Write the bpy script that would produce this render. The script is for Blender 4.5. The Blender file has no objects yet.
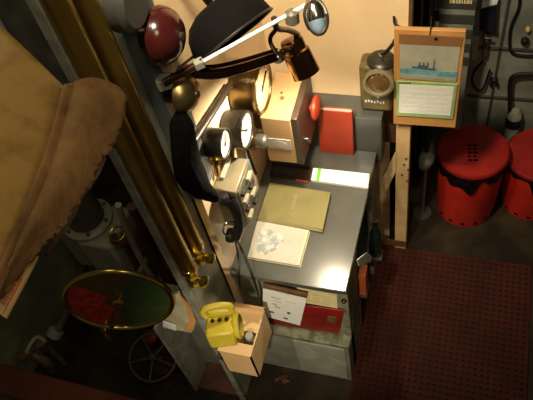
import bpy, math, random
from mathutils import Vector, Matrix
random.seed(7)
PI = math.pi
scn = bpy.context.scene
col = scn.collection
H = 3.55
F = 636.77
RM = Matrix(((0.95368952, 0.25927707, -0.15248508), (0.12184513, -0.79648953, -0.59224842), (-0.2750092, 0.54624155, -0.79119537)))
CAM = Vector((0, 0, H))


def P(px, py, x=None, y=None, z=None):
    """world point where a sight line meets a plane of the room"""
    d = RM.transposed() @ Vector(((px - 266.5) / F, (py - 200) / F, 1.0))
    if x is not None:
        t = x / d.x
    elif y is not None:
        t = y / d.y
    else:
        t = (z - H) / d.z
    return CAM + d * t


def PD(px, py, depth):
    """world point at a given distance along the viewing axis"""
    return CAM + RM.transposed() @ Vector(((px - 266.5) / F * depth, (py - 200) / F * depth, depth))


def depth_of(p):
    return (RM @ (Vector(p) - CAM)).z


# ------------------------------------------------------------------ materials
def lin(c):
    return tuple(((v / 255) / 12.92 if v / 255 < 0.04045 else ((v / 255 + 0.055) / 1.055) ** 2.4) for v in c)


def mat(name, c, rough=0.6, metal=0.0, c2=None, scale=12.0, lo=0.4, hi=0.65, bump=0.0, bscale=60, emit=None, estr=0, spec=0.5, coat=0, trans=0, detail=4):
    m = bpy.data.materials.new(name)
    m.use_nodes = True
    nt = m.node_tree
    b = nt.nodes['Principled BSDF']
    b.inputs['Roughness'].default_value = rough
    b.inputs['Metallic'].default_value = metal
    b.inputs['Specular IOR Level'].default_value = spec
    b.inputs['Coat Weight'].default_value = coat
    b.inputs['Transmission Weight'].default_value = trans
    tc = nt.nodes.new('ShaderNodeTexCoord')
    n = nt.nodes.new('ShaderNodeTexNoise')
    n.inputs['Scale'].default_value = scale
    n.inputs['Detail'].default_value = detail
    nt.links.new(tc.outputs['Object'], n.inputs['Vector'])
    r = nt.nodes.new('ShaderNodeValToRGB')
    a = lin(c)
    if c2 is None:
        d = tuple(v * 0.82 for v in a)
    else:
        d = lin(c2)
    r.color_ramp.elements[0].position = lo
    r.color_ramp.elements[1].position = hi
    r.color_ramp.elements[0].color = (*d, 1)
    r.color_ramp.elements[1].color = (*a, 1)
    nt.links.new(n.outputs['Fac'], r.inputs['Fac'])
    nt.links.new(r.outputs['Color'], b.inputs['Base Color'])
    if bump:
        n2 = nt.nodes.new('ShaderNodeTexNoise')
        n2.inputs['Scale'].default_value = bscale
        nt.links.new(tc.outputs['Object'], n2.inputs['Vector'])
        bp = nt.nodes.new('ShaderNodeBump')
        bp.inputs['Strength'].default_value = bump
        bp.inputs['Distance'].default_value = 0.01
        nt.links.new(n2.outputs['Fac'], bp.inputs['Height'])
        nt.links.new(bp.outputs['Normal'], b.inputs['Normal'])
    if emit:
        b.inputs['Emission Color'].default_value = (*lin(emit), 1)
        b.inputs['Emission Strength'].default_value = estr
    return m


M = {}
M['floor'] = mat('floor_paint', (56, 44, 27), 0.65, spec=.2, c2=(32, 25, 15), scale=5, bump=.15)
M['peach'] = mat('peach_plywood', (246, 218, 174), 0.34, c2=(238, 206, 160), scale=4)
M['bulkhead'] = mat('dark_bulkhead_paint', (138, 140, 124), 0.45, c2=(108, 110, 98), scale=6)
M['plate'] = mat('grey_green_plate', (150, 154, 118), 0.5, c2=(120, 124, 96), scale=5, bump=.1)
M['column'] = mat('column_grey', (140, 142, 124), 0.4, c2=(112, 114, 100), scale=6)
M['column_edge'] = mat('column_edge_grey', (150, 150, 132), 0.4, c2=(120, 120, 105), scale=14)
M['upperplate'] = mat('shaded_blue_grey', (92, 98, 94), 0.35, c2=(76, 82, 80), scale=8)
M['cabinetwood'] = mat('cabinet_peach', (186, 150, 104), 0.4, c2=(176, 140, 96), scale=5)
M['desk'] = mat('desk_grey', (80, 81, 73), 0.24, c2=(73, 74, 68), scale=7, spec=.6)
M['deskpaint'] = mat('desk_green_grey', (142, 146, 126), 0.5, c2=(118, 122, 104), scale=8)
M['mottled'] = mat('mottled_olive', (132, 134, 108), 0.6, c2=(92, 88, 64), scale=16, lo=.38, hi=.58, bump=.2)
M['darkgrey'] = mat('dark_grey', (66, 66, 60), 0.5)
M['black'] = mat('black_paint', (20, 19, 18), 0.45)
M['matteblack'] = mat('matte_black', (8, 6, 5), 0.9, spec=.15)
M['cloth'] = mat('black_cloth', (7, 5, 4), 0.95, spec=.1, bump=.6, bscale=40)
M['brass'] = mat('brass', (182, 150, 70), 0.26, .88, c2=(156, 124, 54), scale=9)
M['brass_bright'] = mat('bright_brass', (208, 180, 98), 0.22, 1.0)
M['bronze'] = mat('dark_bronze', (98, 68, 40), 0.22, .8, c2=(74, 50, 30), scale=9)
M['shinybronze'] = mat('shiny_bronze', (140, 100, 58), 0.16, 1.0, c2=(110, 76, 44), scale=7)
M['chrome'] = mat('chrome', (190, 186, 178), 0.2, 1.0)
M['steel'] = mat('dull_steel', (140, 138, 128), 0.4, .8)
M['bellbrass'] = mat('pale_bell_brass', (190, 168, 112), 0.32, 1.0, c2=(150, 128, 80), scale=12)
M['redbell'] = mat('oxblood_paint', (60, 18, 15), 0.2, coat=.35, c2=(48, 14, 12))
M['khaki'] = mat('khaki_cloth', (124, 115, 66), 0.7, c2=(114, 105, 60), scale=9, bump=.15, bscale=160)
M['page'] = mat('page_white', (184, 176, 162), 0.7, c2=(176, 168, 152), scale=6)
M['white'] = mat('white_card', (240, 240, 232), 0.6, c2=(232, 232, 224))
M['cream'] = mat('cream_paper', (226, 214, 158), 0.7, c2=(218, 204, 148))
M['ink'] = mat('faded_ink', (138, 122, 92), 0.8)
M['lightink'] = mat('pale_ink', (196, 186, 176), 0.8)
M['gridink'] = mat('grid_grey', (226, 226, 216), 0.7)
M['noteink'] = mat('note_ink', (200, 186, 132), 0.7)
M['photo'] = mat('grey_print', (186, 186, 178), 0.7, c2=(142, 144, 140), scale=38, lo=.4, hi=.6)
M['red'] = mat('bright_red', (176, 60, 32), 0.5, c2=(166, 52, 28))
M['deepred'] = mat('deep_red', (138, 22, 16), 0.5, c2=(112, 16, 12), scale=10)
M['drumlid'] = mat('drum_lid_red', (160, 34, 26), 0.42, c2=(142, 28, 22), scale=8)
M['drum'] = mat('drum_red', (214, 50, 28), 0.42, c2=(196, 40, 24), scale=8)
M['bag'] = mat('bin_bag_black', (14, 14, 15), 0.22)
M['green'] = mat('lime_green', (120, 200, 60), 0.6)
M['calgreen'] = mat('pale_green', (158, 190, 122), 0.6)
M['board'] = mat('varnished_board', (204, 150, 88), 0.5, c2=(188, 134, 76), scale=6)
M['boardshade'] = mat('darker_board', (140, 98, 60), 0.6)
M['wood'] = mat('pale_timber', (228, 194, 142), 0.55, c2=(210, 172, 120), scale=10)
M['wooddark'] = mat('brown_timber', (112, 78, 48), 0.6, c2=(90, 62, 38))
M['card'] = mat('tan_box', (226, 190, 134), 0.6, c2=(216, 178, 122), scale=5)
M['yellow'] = mat('yellow_plastic', (192, 172, 54), 0.42, c2=(180, 160, 46))
M['olive'] = mat('olive_casting', (122, 106, 62), 0.45, .0, c2=(96, 82, 48), scale=20)
M['clockrim'] = mat('aged_brass', (120, 98, 60), 0.3, .8, c2=(92, 74, 46), scale=10)
M['ringolive'] = mat('worn_olive_ring', (150, 138, 108), 0.4, .2)
M['lens'] = mat('amber_glass', (110, 82, 48), 0.15, coat=.6)
M['gaugeface'] = mat('dial_white', (240, 232, 206), 0.5, c2=(232, 222, 194))
M['gaugeblack'] = mat('gauge_black', (46, 40, 32), 0.35, c2=(36, 32, 26))
M['clockface'] = mat('dial_tan', (222, 190, 140), 0.35, c2=(212, 178, 128))
M['darkbrown'] = mat('dark_brown_panel', (66, 50, 36), 0.4, c2=(54, 42, 30), scale=6)
M['icom'] = mat('olive_grey_metal', (140, 130, 102), 0.4, .1, c2=(124, 114, 90), scale=8)
M['icomdark'] = mat('olive_dark_metal', (110, 106, 82), 0.45, .2)
M['bluegrey'] = mat('blue_grey_plastic', (112, 132, 150), 0.3)
M['tan'] = mat('tan_canvas', (168, 134, 76), 0.34, c2=(142, 110, 60), scale=16, lo=.3, hi=.5, bump=.12, bscale=50, detail=8)
M['tanworn'] = mat('worn_brown_canvas', (142, 106, 58), 0.75, c2=(88, 60, 32), scale=9, lo=.32, hi=.62, bump=.5, bscale=45, detail=8)
M['dialdark'] = mat('dark_dial', (88, 74, 38), 0.25, c2=(76, 64, 32), coat=.4)
M['dialred'] = mat('dial_red', (200, 56, 36), 0.3, c2=(140, 40, 26), scale=40, coat=.4)
M['dialgreen'] = mat('dial_green', (56, 74, 36), 0.25, c2=(48, 64, 32), coat=.4)
M['beam'] = mat('red_oxide', (112, 56, 34), 0.55, c2=(92, 44, 28), scale=6)
M['pumpgrey'] = mat('pump_grey', (104, 100, 84), 0.45, c2=(88, 84, 70))
M['switchcap'] = mat('switch_cream', (170, 160, 132), 0.5)
M['creamgrey'] = mat('cream_grey_paint', (190, 182, 146), 0.5, c2=(170, 162, 128))
M['palegrey'] = mat('pale_grey', (166, 166, 148), 0.5, c2=(146, 146, 130))
M['rust'] = mat('rust_brown', (98, 60, 38), 0.6, c2=(70, 42, 28), scale=10)
M['mat'] = mat('red_brown_rubber', (74, 28, 13), 0.8, spec=.2, c2=(58, 21, 9), scale=4)
M['matunder'] = mat('mat_shadow_rubber', (18, 7, 6), 0.8)
M['wheel'] = mat('olive_handwheel', (58, 54, 36), 0.5)
M['sea'] = mat('sea_teal', (70, 138, 146), 0.6, c2=(120, 170, 170), scale=30)
M['skyp'] = mat('faded_sky', (176, 172, 152), 0.6, c2=(160, 158, 142), scale=14)
M['shipgrey'] = mat('ship_ink', (84, 94, 112), 0.6)
M['signpale'] = mat('sign_pale', (206, 176, 116), 0.6)
M['signred'] = mat('sign_red', (196, 62, 38), 0.6)
M['bulb'] = mat('lamp_bulb', (255, 220, 150), 0.4, emit=(255, 200, 130), estr=14)
M['darkgreen'] = mat('bottle_green', (22, 34, 22), 0.15)
M['orange'] = mat('orange_card', (176, 88, 40), 0.6)
M['screen'] = mat('blue_black_screen', (26, 30, 40), 0.3)
M['glass'] = mat('clear_jar', (190, 186, 170), 0.12, trans=.5)


# ------------------------------------------------------------------ mesh builder
REG = {}


class MB:
    def __init__(s):
        s.v = []
        s.f = []

    def add(s, vs, fs):
        o = len(s.v)
        s.v += [Vector(v) for v in vs]
        s.f += [tuple(i + o for i in f) for f in fs]
        return s

    def box(s, a, b, rot=None, piv=None):
        x0, y0, z0 = [min(p, q) for p, q in zip(a, b)]
        x1, y1, z1 = [max(p, q) for p, q in zip(a, b)]
        vs = [Vector(p) for p in ((x0, y0, z0), (x1, y0, z0), (x1, y1, z0), (x0, y1, z0), (x0, y0, z1), (x1, y0, z1), (x1, y1, z1), (x0, y1, z1))]
        if rot is not None:
            c = Vector(piv) if piv is not None else (Vector(a) + Vector(b)) / 2
            vs = [c + rot @ (v - c) for v in vs]
        return s.add(vs, [(0, 3, 2, 1), (4, 5, 6, 7), (0, 1, 5, 4), (1, 2, 6, 5), (2, 3, 7, 6), (3, 0, 4, 7)])

    def prism(s, poly, ext):
        """poly: list of 3-D points, extruded by vector ext"""
        n = len(poly)
        e = Vector(ext)
        vs = [Vector(p) for p in poly] + [Vector(p) + e for p in poly]
        fs = [tuple(range(n))[::-1], tuple(range(n, 2 * n))] + [(i, (i + 1) % n, (i + 1) % n + n, i + n) for i in range(n)]
        return s.add(vs, fs)

    def lathe(s, prof, loc, axis=(0, 0, 1), n=32, cap0=True, cap1=True):
        """prof: list of (radius, height along axis)"""
        ax = Vector(axis).normalized()
        u = ax.orthogonal().normalized()
        w = ax.cross(u)
        L = Vector(loc)
        vs = []
        for r, h in prof:
            for k in range(n):
                a = 2 * PI * k / n
                vs.append(L + ax * h + (u * math.cos(a) + w * math.sin(a)) * max(r, 1e-5))
        fs = []
        for i in range(len(prof) - 1):
            for k in range(n):
                fs.append((i * n + k, i * n + (k + 1) % n, (i + 1) * n + (k + 1) % n, (i + 1) * n + k))
        if cap0:
            fs.append(tuple(range(n))[::-1])
        if cap1:
            b = (len(prof) - 1) * n
            fs.append(tuple(range(b, b + n)))
        return s.add(vs, fs)

    def cyl(s, a, b, r, r2=None, n=24):
        a = Vector(a)
        b = Vector(b)
        return s.lathe([(r, 0), (r if r2 is None else r2, (b - a).length)], a, b - a, n)

    def torus(s, loc, axis, R, r, n=40, m=10, a0=0, a1=2 * PI):
        ax = Vector(axis).normalized()
        u = ax.orthogonal().normalized()
        w = ax.cross(u)
        vs = []
        for k in range(n):
            a = 2 * PI * k / n
            d = u * math.cos(a) + w * math.sin(a)
            for j in range(m):
                b = 2 * PI * j / m
                vs.append(Vector(loc) + d * (R + r * math.cos(b)) + ax * r * math.sin(b))
        fs = [(k * m + j, ((k + 1) % n) * m + j, ((k + 1) % n) * m + (j + 1) % m, k * m + (j + 1) % m) for k in range(n) for j in range(m)]
        return s.add(vs, fs)

    def tube(s, pts, r, n=10, sub=6):
        """smooth tube along points"""
        pts = [Vector(p) for p in pts]
        if len(pts) > 2 and sub > 1:
            q = []
            ext = [pts[0] * 2 - pts[1]] + pts + [pts[-1] * 2 - pts[-2]]
            for i in range(1, len(ext) - 2):
                p0, p1, p2, p3 = ext[i - 1:i + 3]
                for k in range(sub):
                    t = k / sub
                    q.append(0.5 * ((2 * p1) + (p2 - p0) * t + (2 * p0 - 5 * p1 + 4 * p2 - p3) * t * t + (3 * p1 - p0 - 3 * p2 + p3) * t ** 3))
            q.append(pts[-1])
            pts = q
        vs = []
        up = None
        for i, p in enumerate(pts):
            d = (pts[min(i + 1, len(pts) - 1)] - pts[max(i - 1, 0)]).normalized()
            if up is None:
                up = d.orthogonal().normalized()
            up = (up - d * up.dot(d)).normalized()
            w = d.cross(up)
            rr = r(i / (len(pts) - 1)) if callable(r) else r
            for k in range(n):
                a = 2 * PI * k / n
                vs.append(p + (up * math.cos(a) + w * math.sin(a)) * rr)
        fs = [(i * n + k, i * n + (k + 1) % n, (i + 1) * n + (k + 1) % n, (i + 1) * n + k) for i in range(len(pts) - 1) for k in range(n)]
        fs.append(tuple(range(n))[::-1])
        fs.append(tuple(range((len(pts) - 1) * n, len(pts) * n)))
        return s.add(vs, fs)

    def grid(s, fn, nu, nv):
        vs = [fn(i / nu, j / nv) for i in range(nu + 1) for j in range(nv + 1)]
        w = nv + 1
        return s.add(vs, [(i * w + j, (i + 1) * w + j, (i + 1) * w + j + 1, i * w + j + 1) for i in range(nu) for j in range(nv)])

    def build(s, name, m, parent=None, bevel=0.0, smooth=True, solid=0.0):
        me = bpy.data.meshes.new(name)
        base = Vector((0, 0, 0))
        if isinstance(parent, tuple):
            parent = REG[(parent[0].name, parent[1])]
        if parent is not None:
            q = parent
            while q is not None:
                base += q.location
                q = q.parent
            loc = Vector((0, 0, 0))
        else:
            xs = [v.x for v in s.v]
            ys = [v.y for v in s.v]
            zs = [v.z for v in s.v]
            base = Vector(((min(xs) + max(xs)) / 2, (min(ys) + max(ys)) / 2, min(zs)))
            loc = base
        me.from_pydata([v - base for v in s.v], [], s.f)
        me.validate()
        import bmesh
        bm = bmesh.new()
        bm.from_mesh(me)
        bmesh.ops.recalc_face_normals(bm, faces=bm.faces[:])
        bm.to_mesh(me)
        bm.free()
        me.materials.append(m)
        if smooth:
            me.shade_smooth()
            me.set_sharp_from_angle(angle=math.radians(38))
        o = bpy.data.objects.new(name, me)
        o.location = loc
        o.parent = parent
        col.objects.link(o)
        if parent is not None:
            REG[(parent.name, name)] = o
        if bevel:
            b = o.modifiers.new('bevel', 'BEVEL')
            b.width = bevel
            b.segments = 2
            b.limit_method = 'ANGLE'
            b.angle_limit = math.radians(40)
        if solid:
            b = o.modifiers.new('solid', 'SOLIDIFY')
            b.thickness = solid
            b.offset = 0
        return o


def tag(o, label, cat, group=None):
    o['label'] = label
    o['category'] = cat
    if group:
        o['group'] = group
    return o


def thing(name, loc, label, cat, group=None):
    o = bpy.data.objects.new(name, None)
    o.empty_display_size = 0.05
    o.location = loc
    col.objects.link(o)
    return tag(o, label, cat, group)


def struct(o):
    o['kind'] = 'structure'
    return o


def RZ(a):
    return Matrix.Rotation(a, 3, 'Z')


def RX(a):
    return Matrix.Rotation(a, 3, 'X')


def RY(a):
    return Matrix.Rotation(a, 3, 'Y')


# ------------------------------------------------------------------ setting
struct(MB().box((-3.2, -.3, -.06), (1.9, 3.2, 0)).build('floor', M['floor']))
struct(MB().box((-.94, 2.28, 1.0), (-.25, 2.31, 3.3)).build('wall_back', M['peach']))
struct(MB().box((-.975, 1.315, .5), (-.94, 2.31, 3.3)).build('wall_left', M['peach']))
struct(MB().box((-3.2, 3.0, 0), (1.9, 3.06, 3.3)).build('wall_rear', M['bulkhead']))
struct(MB().box((-2.40, .5, 0), (-2.34, 2.0, 2.30)).build('wall_far_left', M['plate']))
# edge trim of the plywood corner under the gauge panel
struct(MB().box((-.265, 2.265, 1.0), (-.25, 2.28, 3.3)).build('trim_1', M['wooddark']))

# ------------------------------------------------------------------ steel column
t = thing('steel_column', (-.995, 1.18, 0), 'tall grey steel column plate carrying the two brass tubes', 'column')
MB().box((-1.005, 1.06, 0), (-.985, 1.314, 3.3)).build('side_plate', M['column'], t)
MB().box((-1.012, 1.045, 0), (-.978, 1.062, 3.3)).build('front_flange', M['column_edge'], t, .003)
MB().box((-1.16, 1.3, 1.9), (-1.0, 1.314, 3.3)).build('rear_web', M['darkgrey'], t)

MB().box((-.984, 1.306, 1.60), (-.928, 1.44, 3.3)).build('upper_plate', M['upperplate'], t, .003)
# round-nosed dark junction box behind the red bell
jb = MB()
jb.lathe([(.085, 0), (.085, .04), (.07, .055)], (-.9275, 1.275, 2.56), (1, 0, 0), 32).build('junction_box', M['darkgrey'])
tag(bpy.data.objects['junction_box'], 'round dark grey junction box on the column behind the red bell', 'junction box')

# ------------------------------------------------------------------ brass tubes
for (yy, zb, zt, lab, ft) in ((1.074, 1.455, 3.3, 'brass tube on the front edge of the grey column', 0), (1.172, 1.47, 3.3, 'brass tube on the grey column nearest the gauge wall', 1)):
    t = thing('brass_tube', (-.95, yy, zb), lab, 'tube', 'brass tubes on the grey column')
    MB().lathe([(.034, 0), (.034, zt - zb)], (-.95, yy, zb), (0, 0, 1), 28).build('pipe', M['brass'], t)
    MB().lathe([(.022, -.03), (.034, -.015), (.036, .0), (.036, .018), (.034, .02)], (-.95, yy, zb), (0, 0, 1), 28).build('end_collar', M['brass_bright'], t)
    n = MB()
    for dz in (-.045, -.10):
        n.lathe([(.024, -.016), (.03, -.01), (.03, .01), (.024, .016)], (-.95, yy, zb + dz), (0, 0, 1), 6)
    n.build('hex_nut', M['brass_bright'], t)
    MB().lathe([(.012, -.13), (.012, 0)], (-.95, yy, zb), (0, 0, 1), 12).build('stem', M['brass'], t)
    kk = MB()
    kk.lathe([(.01, 0), (.01, .03), (.024, .034), (.026, .046), (.016, .054), (.004, .056)], (-.935, yy, zb - .07), (1, -.3, .1), 16).build('cap_nut', M['brass_bright'], t)
    MB().box((-.985, yy - .012, 2.2), (-.955, yy + .012, 2.23)).build('bracket', M['steel'], t)
t = MB()
t.cyl((-.962, 1.123, 1.5), (-.962, 1.123, 3.3), .008).build('thin_conduit', M['bronze'])
tag(bpy.data.objects['thin_conduit'], 'thin dark pipe running between the two brass tubes', 'pipe')

# ------------------------------------------------------------------ log desk
t = thing('log_desk', (-.64, 1.72, 0), 'grey standing log desk with green-grey plinth in the corner', 'desk')
MB().box((-.939, 1.303, 1.0), (-.388, 2.124, 1.03)).build('desktop', M['desk'], t, .004)
MB().box((-.939, 2.125, .95), (-.362, 2.279, 1.266)).build('back_upstand', M['desk'], t, .004)
MB().box((-.937, 1.335, .5), (-.425, 1.36, .999)).build('front_panel', M['deskpaint'], t)
MB().box((-.425, 1.329, .5), (-.393, 1.36, .999)).build('corner_post', M['mottled'], t, .003)
MB().box((-.43, 1.36, .0), (-.405, 1.62, .999)).build('side_panel', M['mottled'], t, .003)
MB().box((-.425, 1.98, .02), (-.395, 2.12, .999)).build('rear_post', M['mottled'], t, .003)
MB().box((-.937, 1.285, .0), (-.405, 1.42, .47)).build('plinth', M['deskpaint'], t, .006)
MB().box((-.938, 1.272, .47), (-.396, 1.43, .5)).build('plinth_ledge', M['mottled'], t, .006)
MB().box((-.70, 1.277, .04), (-.425, 1.286, .44)).build('access_panel', M['palegrey'], (t, 'plinth'), .003)
MB().box((-.937, 1.43, .46), (-.40, 2.11, .49)).build('shelf', M['darkgrey'], t)
MB().box((-.937, 1.42, .0), (-.43, 2.11, .46)).build('base_box', M['darkgrey'], t)
MB().lathe([(.012, 0), (.012, .01), (.005, .018)], (-.409, 1.329, .90), (0, -1, 0), 14).build('bolt', M['bronze'], (t, 'corner_post'))

tdesk = t
# items under the desk
bx, by, bz = -.352, 1.84, .50
o = thing('green_bottle', (bx, by, bz), 'dark green bottle held at the right side of the desk', 'bottle')
MB().lathe([(.028, 0), (.031, .01), (.031, .20), (.024, .23), (.012, .26), (.012, .31)], (bx, by, bz), n=20).build('body', M['darkgreen'], o)
MB().lathe([(.015, .302), (.015, .325)], (bx, by, bz), n=16).build('cap', M['black'], o)
MB().box((-.44, by - .035, bz - .012), (-.318, by + .035, bz)).box((-.394, by - .035, bz), (-.385, by + .035, bz + .16)).build('side_bracket', M['darkgrey'], tdesk)
MB().box((-.405, 1.57, .48), (-.358, 1.66, .4905)).build('side_ledge', M['darkgrey'], tdesk)
q = MB()
q.add([P(357, 260, x=-.36), P(367, 252, x=-.36), P(372, 257, x=-.36), P(370, 262, x=-.36), P(359, 266, x=-.36)], [(0, 1, 2, 3, 4)])
o = q.build('paper_scrap', M['white'], None, smooth=False, solid=.004)
tag(o, 'crumpled white paper scrap poking out beside the desk edge', 'paper')
q = MB().box((-.399, 1.58, .491), (-.362, 1.65, .70))
o = q.build('orange_carton', M['orange'], None, .003)
tag(o, 'small orange carton under the right edge of the desk', 'carton')

# ------------------------------------------------------------------ things on the desk
# ledger
t = thing('log_book', (-.73, 1.72, 1.03), 'closed khaki cloth log book lying on the grey desk', 'book')
a, b, c, d = P(257, 219, z=1.055), P(323, 230, z=1.055), P(331, 193, z=1.055), P(269, 183, z=1.055)
for p in (a, b, c, d):
    p.x = max(p.x, -.925)
ins = lambda pts, k: [p + ((pts[0] + pts[1] + pts[2] + pts[3]) / 4 - p) * k for p in pts]
lo = [Vector((p.x, p.y, 1.0305)) for p in (a, b, c, d)]
MB().prism(lo, (0, 0, .004)).prism([p + Vector((0, 0, .026)) for p in lo], (0, 0, .004)).prism([lo[0], lo[3], lo[3] + Vector((.006, 0, 0)), lo[0] + Vector((.006, 0, 0))], (0, 0, .03)).build('cover', M['khaki'], t, .0015)
MB().prism([p + Vector((0, 0, .004)) for p in ins(lo, .03)], (0, 0, .022)).build('pages', M['cream'], t)


def patch(quad, u0, u1, v0, v1, up=(0, 0, .001)):
    """sub-rectangle of a quad (a,b,c,d), raised by up"""
    a, b, c, d = quad
    f = lambda u, v: (a * (1 - u) + b * u) * (1 - v) + (d * (1 - u) + c * u) * v
    return [f(u0, v0) + Vector(up), f(u1, v0) + Vector(up), f(u1, v1) + Vector(up), f(u0, v1) + Vector(up)]


top = [p + Vector((0, 0, .0302)) for p in lo]
for nm, bars in (('title_bar', ((.46, .51, .38, .78),)), ('title_line', ((.20, .215, .45, .75),)), ('title_line', ((.255, .27, .45, .75),))):
    q = MB()
    for (u0, u1, v0, v1) in bars:
        q.prism(patch(top, u0, u1, v0, v1, (0, 0, 0)), (0, 0, .0008))
    q.build(nm, M['ink'], (t, 'cover'), smooth=False)

# open notebook
t = thing('notebook', (-.75, 1.5, 1.03), 'white notebook with a blurred grey picture lying on the desk', 'notebook')
a, b, c, d = P(247, 257, z=1.045), P(300, 266, z=1.045), P(310, 230, z=1.045), P(257, 220, z=1.045)
lo = [Vector((p.x, p.y, 1.0305)) for p in (a, b, c, d)]
MB().prism(lo, (0, 0, .002)).build('back_cover', M['cream'], t)
MB().prism([p + Vector((0, 0, .002)) for p in ins(lo, .02)], (0, 0, .013)).build('page_block', M['page'], t, .001)
top = [p + Vector((0, 0, .0152)) for p in ins(lo, .02)]
blob = []
rr = random.Random(3)
cc = patch(top, .32, .32, .5, .5, (0, 0, .0003))[0]
for k in range(26):
    an = 2 * PI * k / 26
    r_ = .062 * (1 + .13 * math.sin(3 * an + 1) + rr.uniform(-.07, .07))
    blob.append(cc + Vector((r_ * 1.05 * math.cos(an), r_ * 1.15 * math.sin(an), 0)))
MB().prism(blob, (0, 0, .0004)).build('printed_picture', M['photo'], (t, 'page_block'), smooth=False)
q = MB()
for i in range(9):
    v = .16 + i * .075
    q.prism(patch(top, .62, .86 + rr.uniform(-.06, .06), v, v + .018, (0, 0, 0)), (0, 0, .0004))
q.build('printed_text', M['lightink'], (t, 'page_block'), smooth=False)
MB().prism(patch(top, .955, .965, .0, 1, (0, 0, 0)), (0, 0, .0006)).build('page_edge_line', M['cream'], (t, 'page_block'), smooth=False)

# red upright book
t = thing('red_book', (-.58, 2.09, 1.03), 'red hardback book standing upright against the grey upstand', 'book')
a, b, c, d = P(321, 148, z=1.031), P(354, 152, z=1.031), P(353, 109, y=2.118), P(326, 107, y=2.118)
a.y = b.y = 2.085
d.x = a.x + .015
c.y = d.y = 2.092
c.x = b.x + .003
zt = 1.335
d.z = c.z = zt
cov = [a, b, c, d]
MB().prism(cov, (0, .005, 0)).prism([b, c, c + Vector((0, .026, 0)), b + Vector((0, .026, 0))], (.004, 0, 0)).prism([p + Vector((0, .024, 0)) for p in cov], (0, .004, 0)).build('cover', M['red'], t, .0015)
MB().prism([p + Vector((0, .005, 0)) for p in ins(cov, .03)], (0, .019, 0)).build('pages', M['page'], t)

# white box file with green stripe
t = thing('white_folder', (-.5, 1.98, 1.03), 'long white folder with a green stripe lying near the back of the desk', 'folder')
a, b, c, d = P(311, 180, z=1.045), P(368, 188, z=1.045), P(370, 174, z=1.045), P(313, 168, z=1.045)
lo = [Vector((p.x, p.y, 1.0305)) for p in (a, b, c, d)]
MB().prism(lo, (0, 0, .018)).build('cover', M['white'], t, .002)
top = [p + Vector((0, 0, .0182)) for p in lo]
MB().prism(patch(top, .09, .15, 0.0, 1, (0, 0, 0)), (0, 0, .0006)).build('green_stripe', M['green'], (t, 'cover'), smooth=False)
MB().prism(patch(top, .965, .99, 0.05, .95, (0, 0, 0)), (0, 0, .0004)).build('grey_end_line', M['lightink'], (t, 'cover'), smooth=False)

t = thing('dark_tray', (-.80, 1.93, 1.03), 'low dark tray shape on the desk below the alarm cabinet', 'tray')  # low dark shape with raised edges, near the cabinet
a, b, c, d = P(270, 176, z=1.04), P(309, 181, z=1.04), P(311, 168, z=1.04), P(272, 163, z=1.04)
lo = [Vector((max(p.x, -.935), p.y, 1.0305)) for p in (a, b, c, d)]
q = MB().prism(lo, (0, 0, .004))
for i in range(4):
    p0, p1 = lo[i], lo[(i + 1) % 4]
    ctr = sum(lo, Vector()) / 4
    q.prism([p0, p1, p1 + (ctr - p1) * .06, p0 + (ctr - p0) * .06], (0, 0, .02))
q.build('tray_body', M['gaugeblack'], t)
q = MB().cyl(P(296, 180, z=1.0365), P(308, 182, z=1.0365), .006)
o = q.build('red_pencil', M['red'])
tag(o, 'red pencil stub beside the low dark tray shape on the desk', 'pencil')

# ------------------------------------------------------------------ papers on the desk front
t = thing('clipboard', (-.72, 1.31, .65), 'white printed notepad with a dark top edge hanging on the desk front', 'clipboard')
yy = 1.302
a, b, c, d = P(262, 316, y=yy), P(300, 326, y=yy), P(307, 297, y=yy), P(263, 287, y=yy)
front = [a, b, c, d]
MB().prism([p + Vector((0, .002, 0)) for p in front], (0, .014, 0)).build('page_block', M['white'], t, .001)
MB().prism(patch(front, 0, 1, .965, 1.06, (0, -.001, 0)), (0, .015, 0)).build('dark_binding', M['wooddark'], t, .001)
q = MB()
rr = random.Random(5)
for (u0, u1, v0, v1) in ((.2, .42, .72, .76), (.25, .45, .62, .65), (.22, .36, .5, .55), (.3, .44, .42, .47), (.55, .8, .7, .72)):
    q.prism(patch(front, u0, u1, v0, v1, (0, .0012, 0)), (0, .001, 0))
q.build('printed_lines', M['lightink'], (t, 'page_block'), smooth=False)
for (u0, u1, v0, v1) in ((.62, .7, .3, .37), (.55, .67, .1, .15), (.18, .3, .2, .25)):
    MB().prism(patch(front, u0, u1, v0, v1, (0, .0012, 0)), (0, .001, 0)).build('printed_mark', M['shipgrey'], (t, 'page_block'), smooth=False)

yy = 1.327
a, b, c, d = P(300, 302, y=yy), P(337.5, 308.5, y=yy), P(337, 295, y=yy), P(297, 288, y=yy)
t = thing('cream_note', (a + b) / 2, 'cream paper note fixed under the desk top front edge', 'note')
MB().prism([a, b, c, d], (0, .004, 0)).build('paper', M['cream'], t, smooth=False)
q = MB()
for i in range(4):
    for (u0, u1) in ((.08, .3), (.36, .55), (.6, .8)):
        q.prism(patch([a, b, c, d], u0, u1, .18 + i * .17, .23 + i * .17, (0, -.001, 0)), (0, .0009, 0))
q.build('faint_lines', M['noteink'], (t, 'paper'), smooth=False)

yy = 1.318
a, b, c, d = P(258, 322, y=yy), P(339, 334, y=yy), P(344, 311, y=yy), P(262, 300, y=yy)
t = thing('red_folder', (a + b) / 2, 'red flat folder behind the notepad on the desk front', 'folder')
MB().prism([a, b, c, d], (0, .008, 0)).build('cover', M['deepred'], t, .002)
MB().prism(patch([a, b, c, d], .83, .93, .45, .72, (0, -.002, 0)), (0, .002, 0)).build('dark_mark', M['wooddark'], t, smooth=False)

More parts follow.
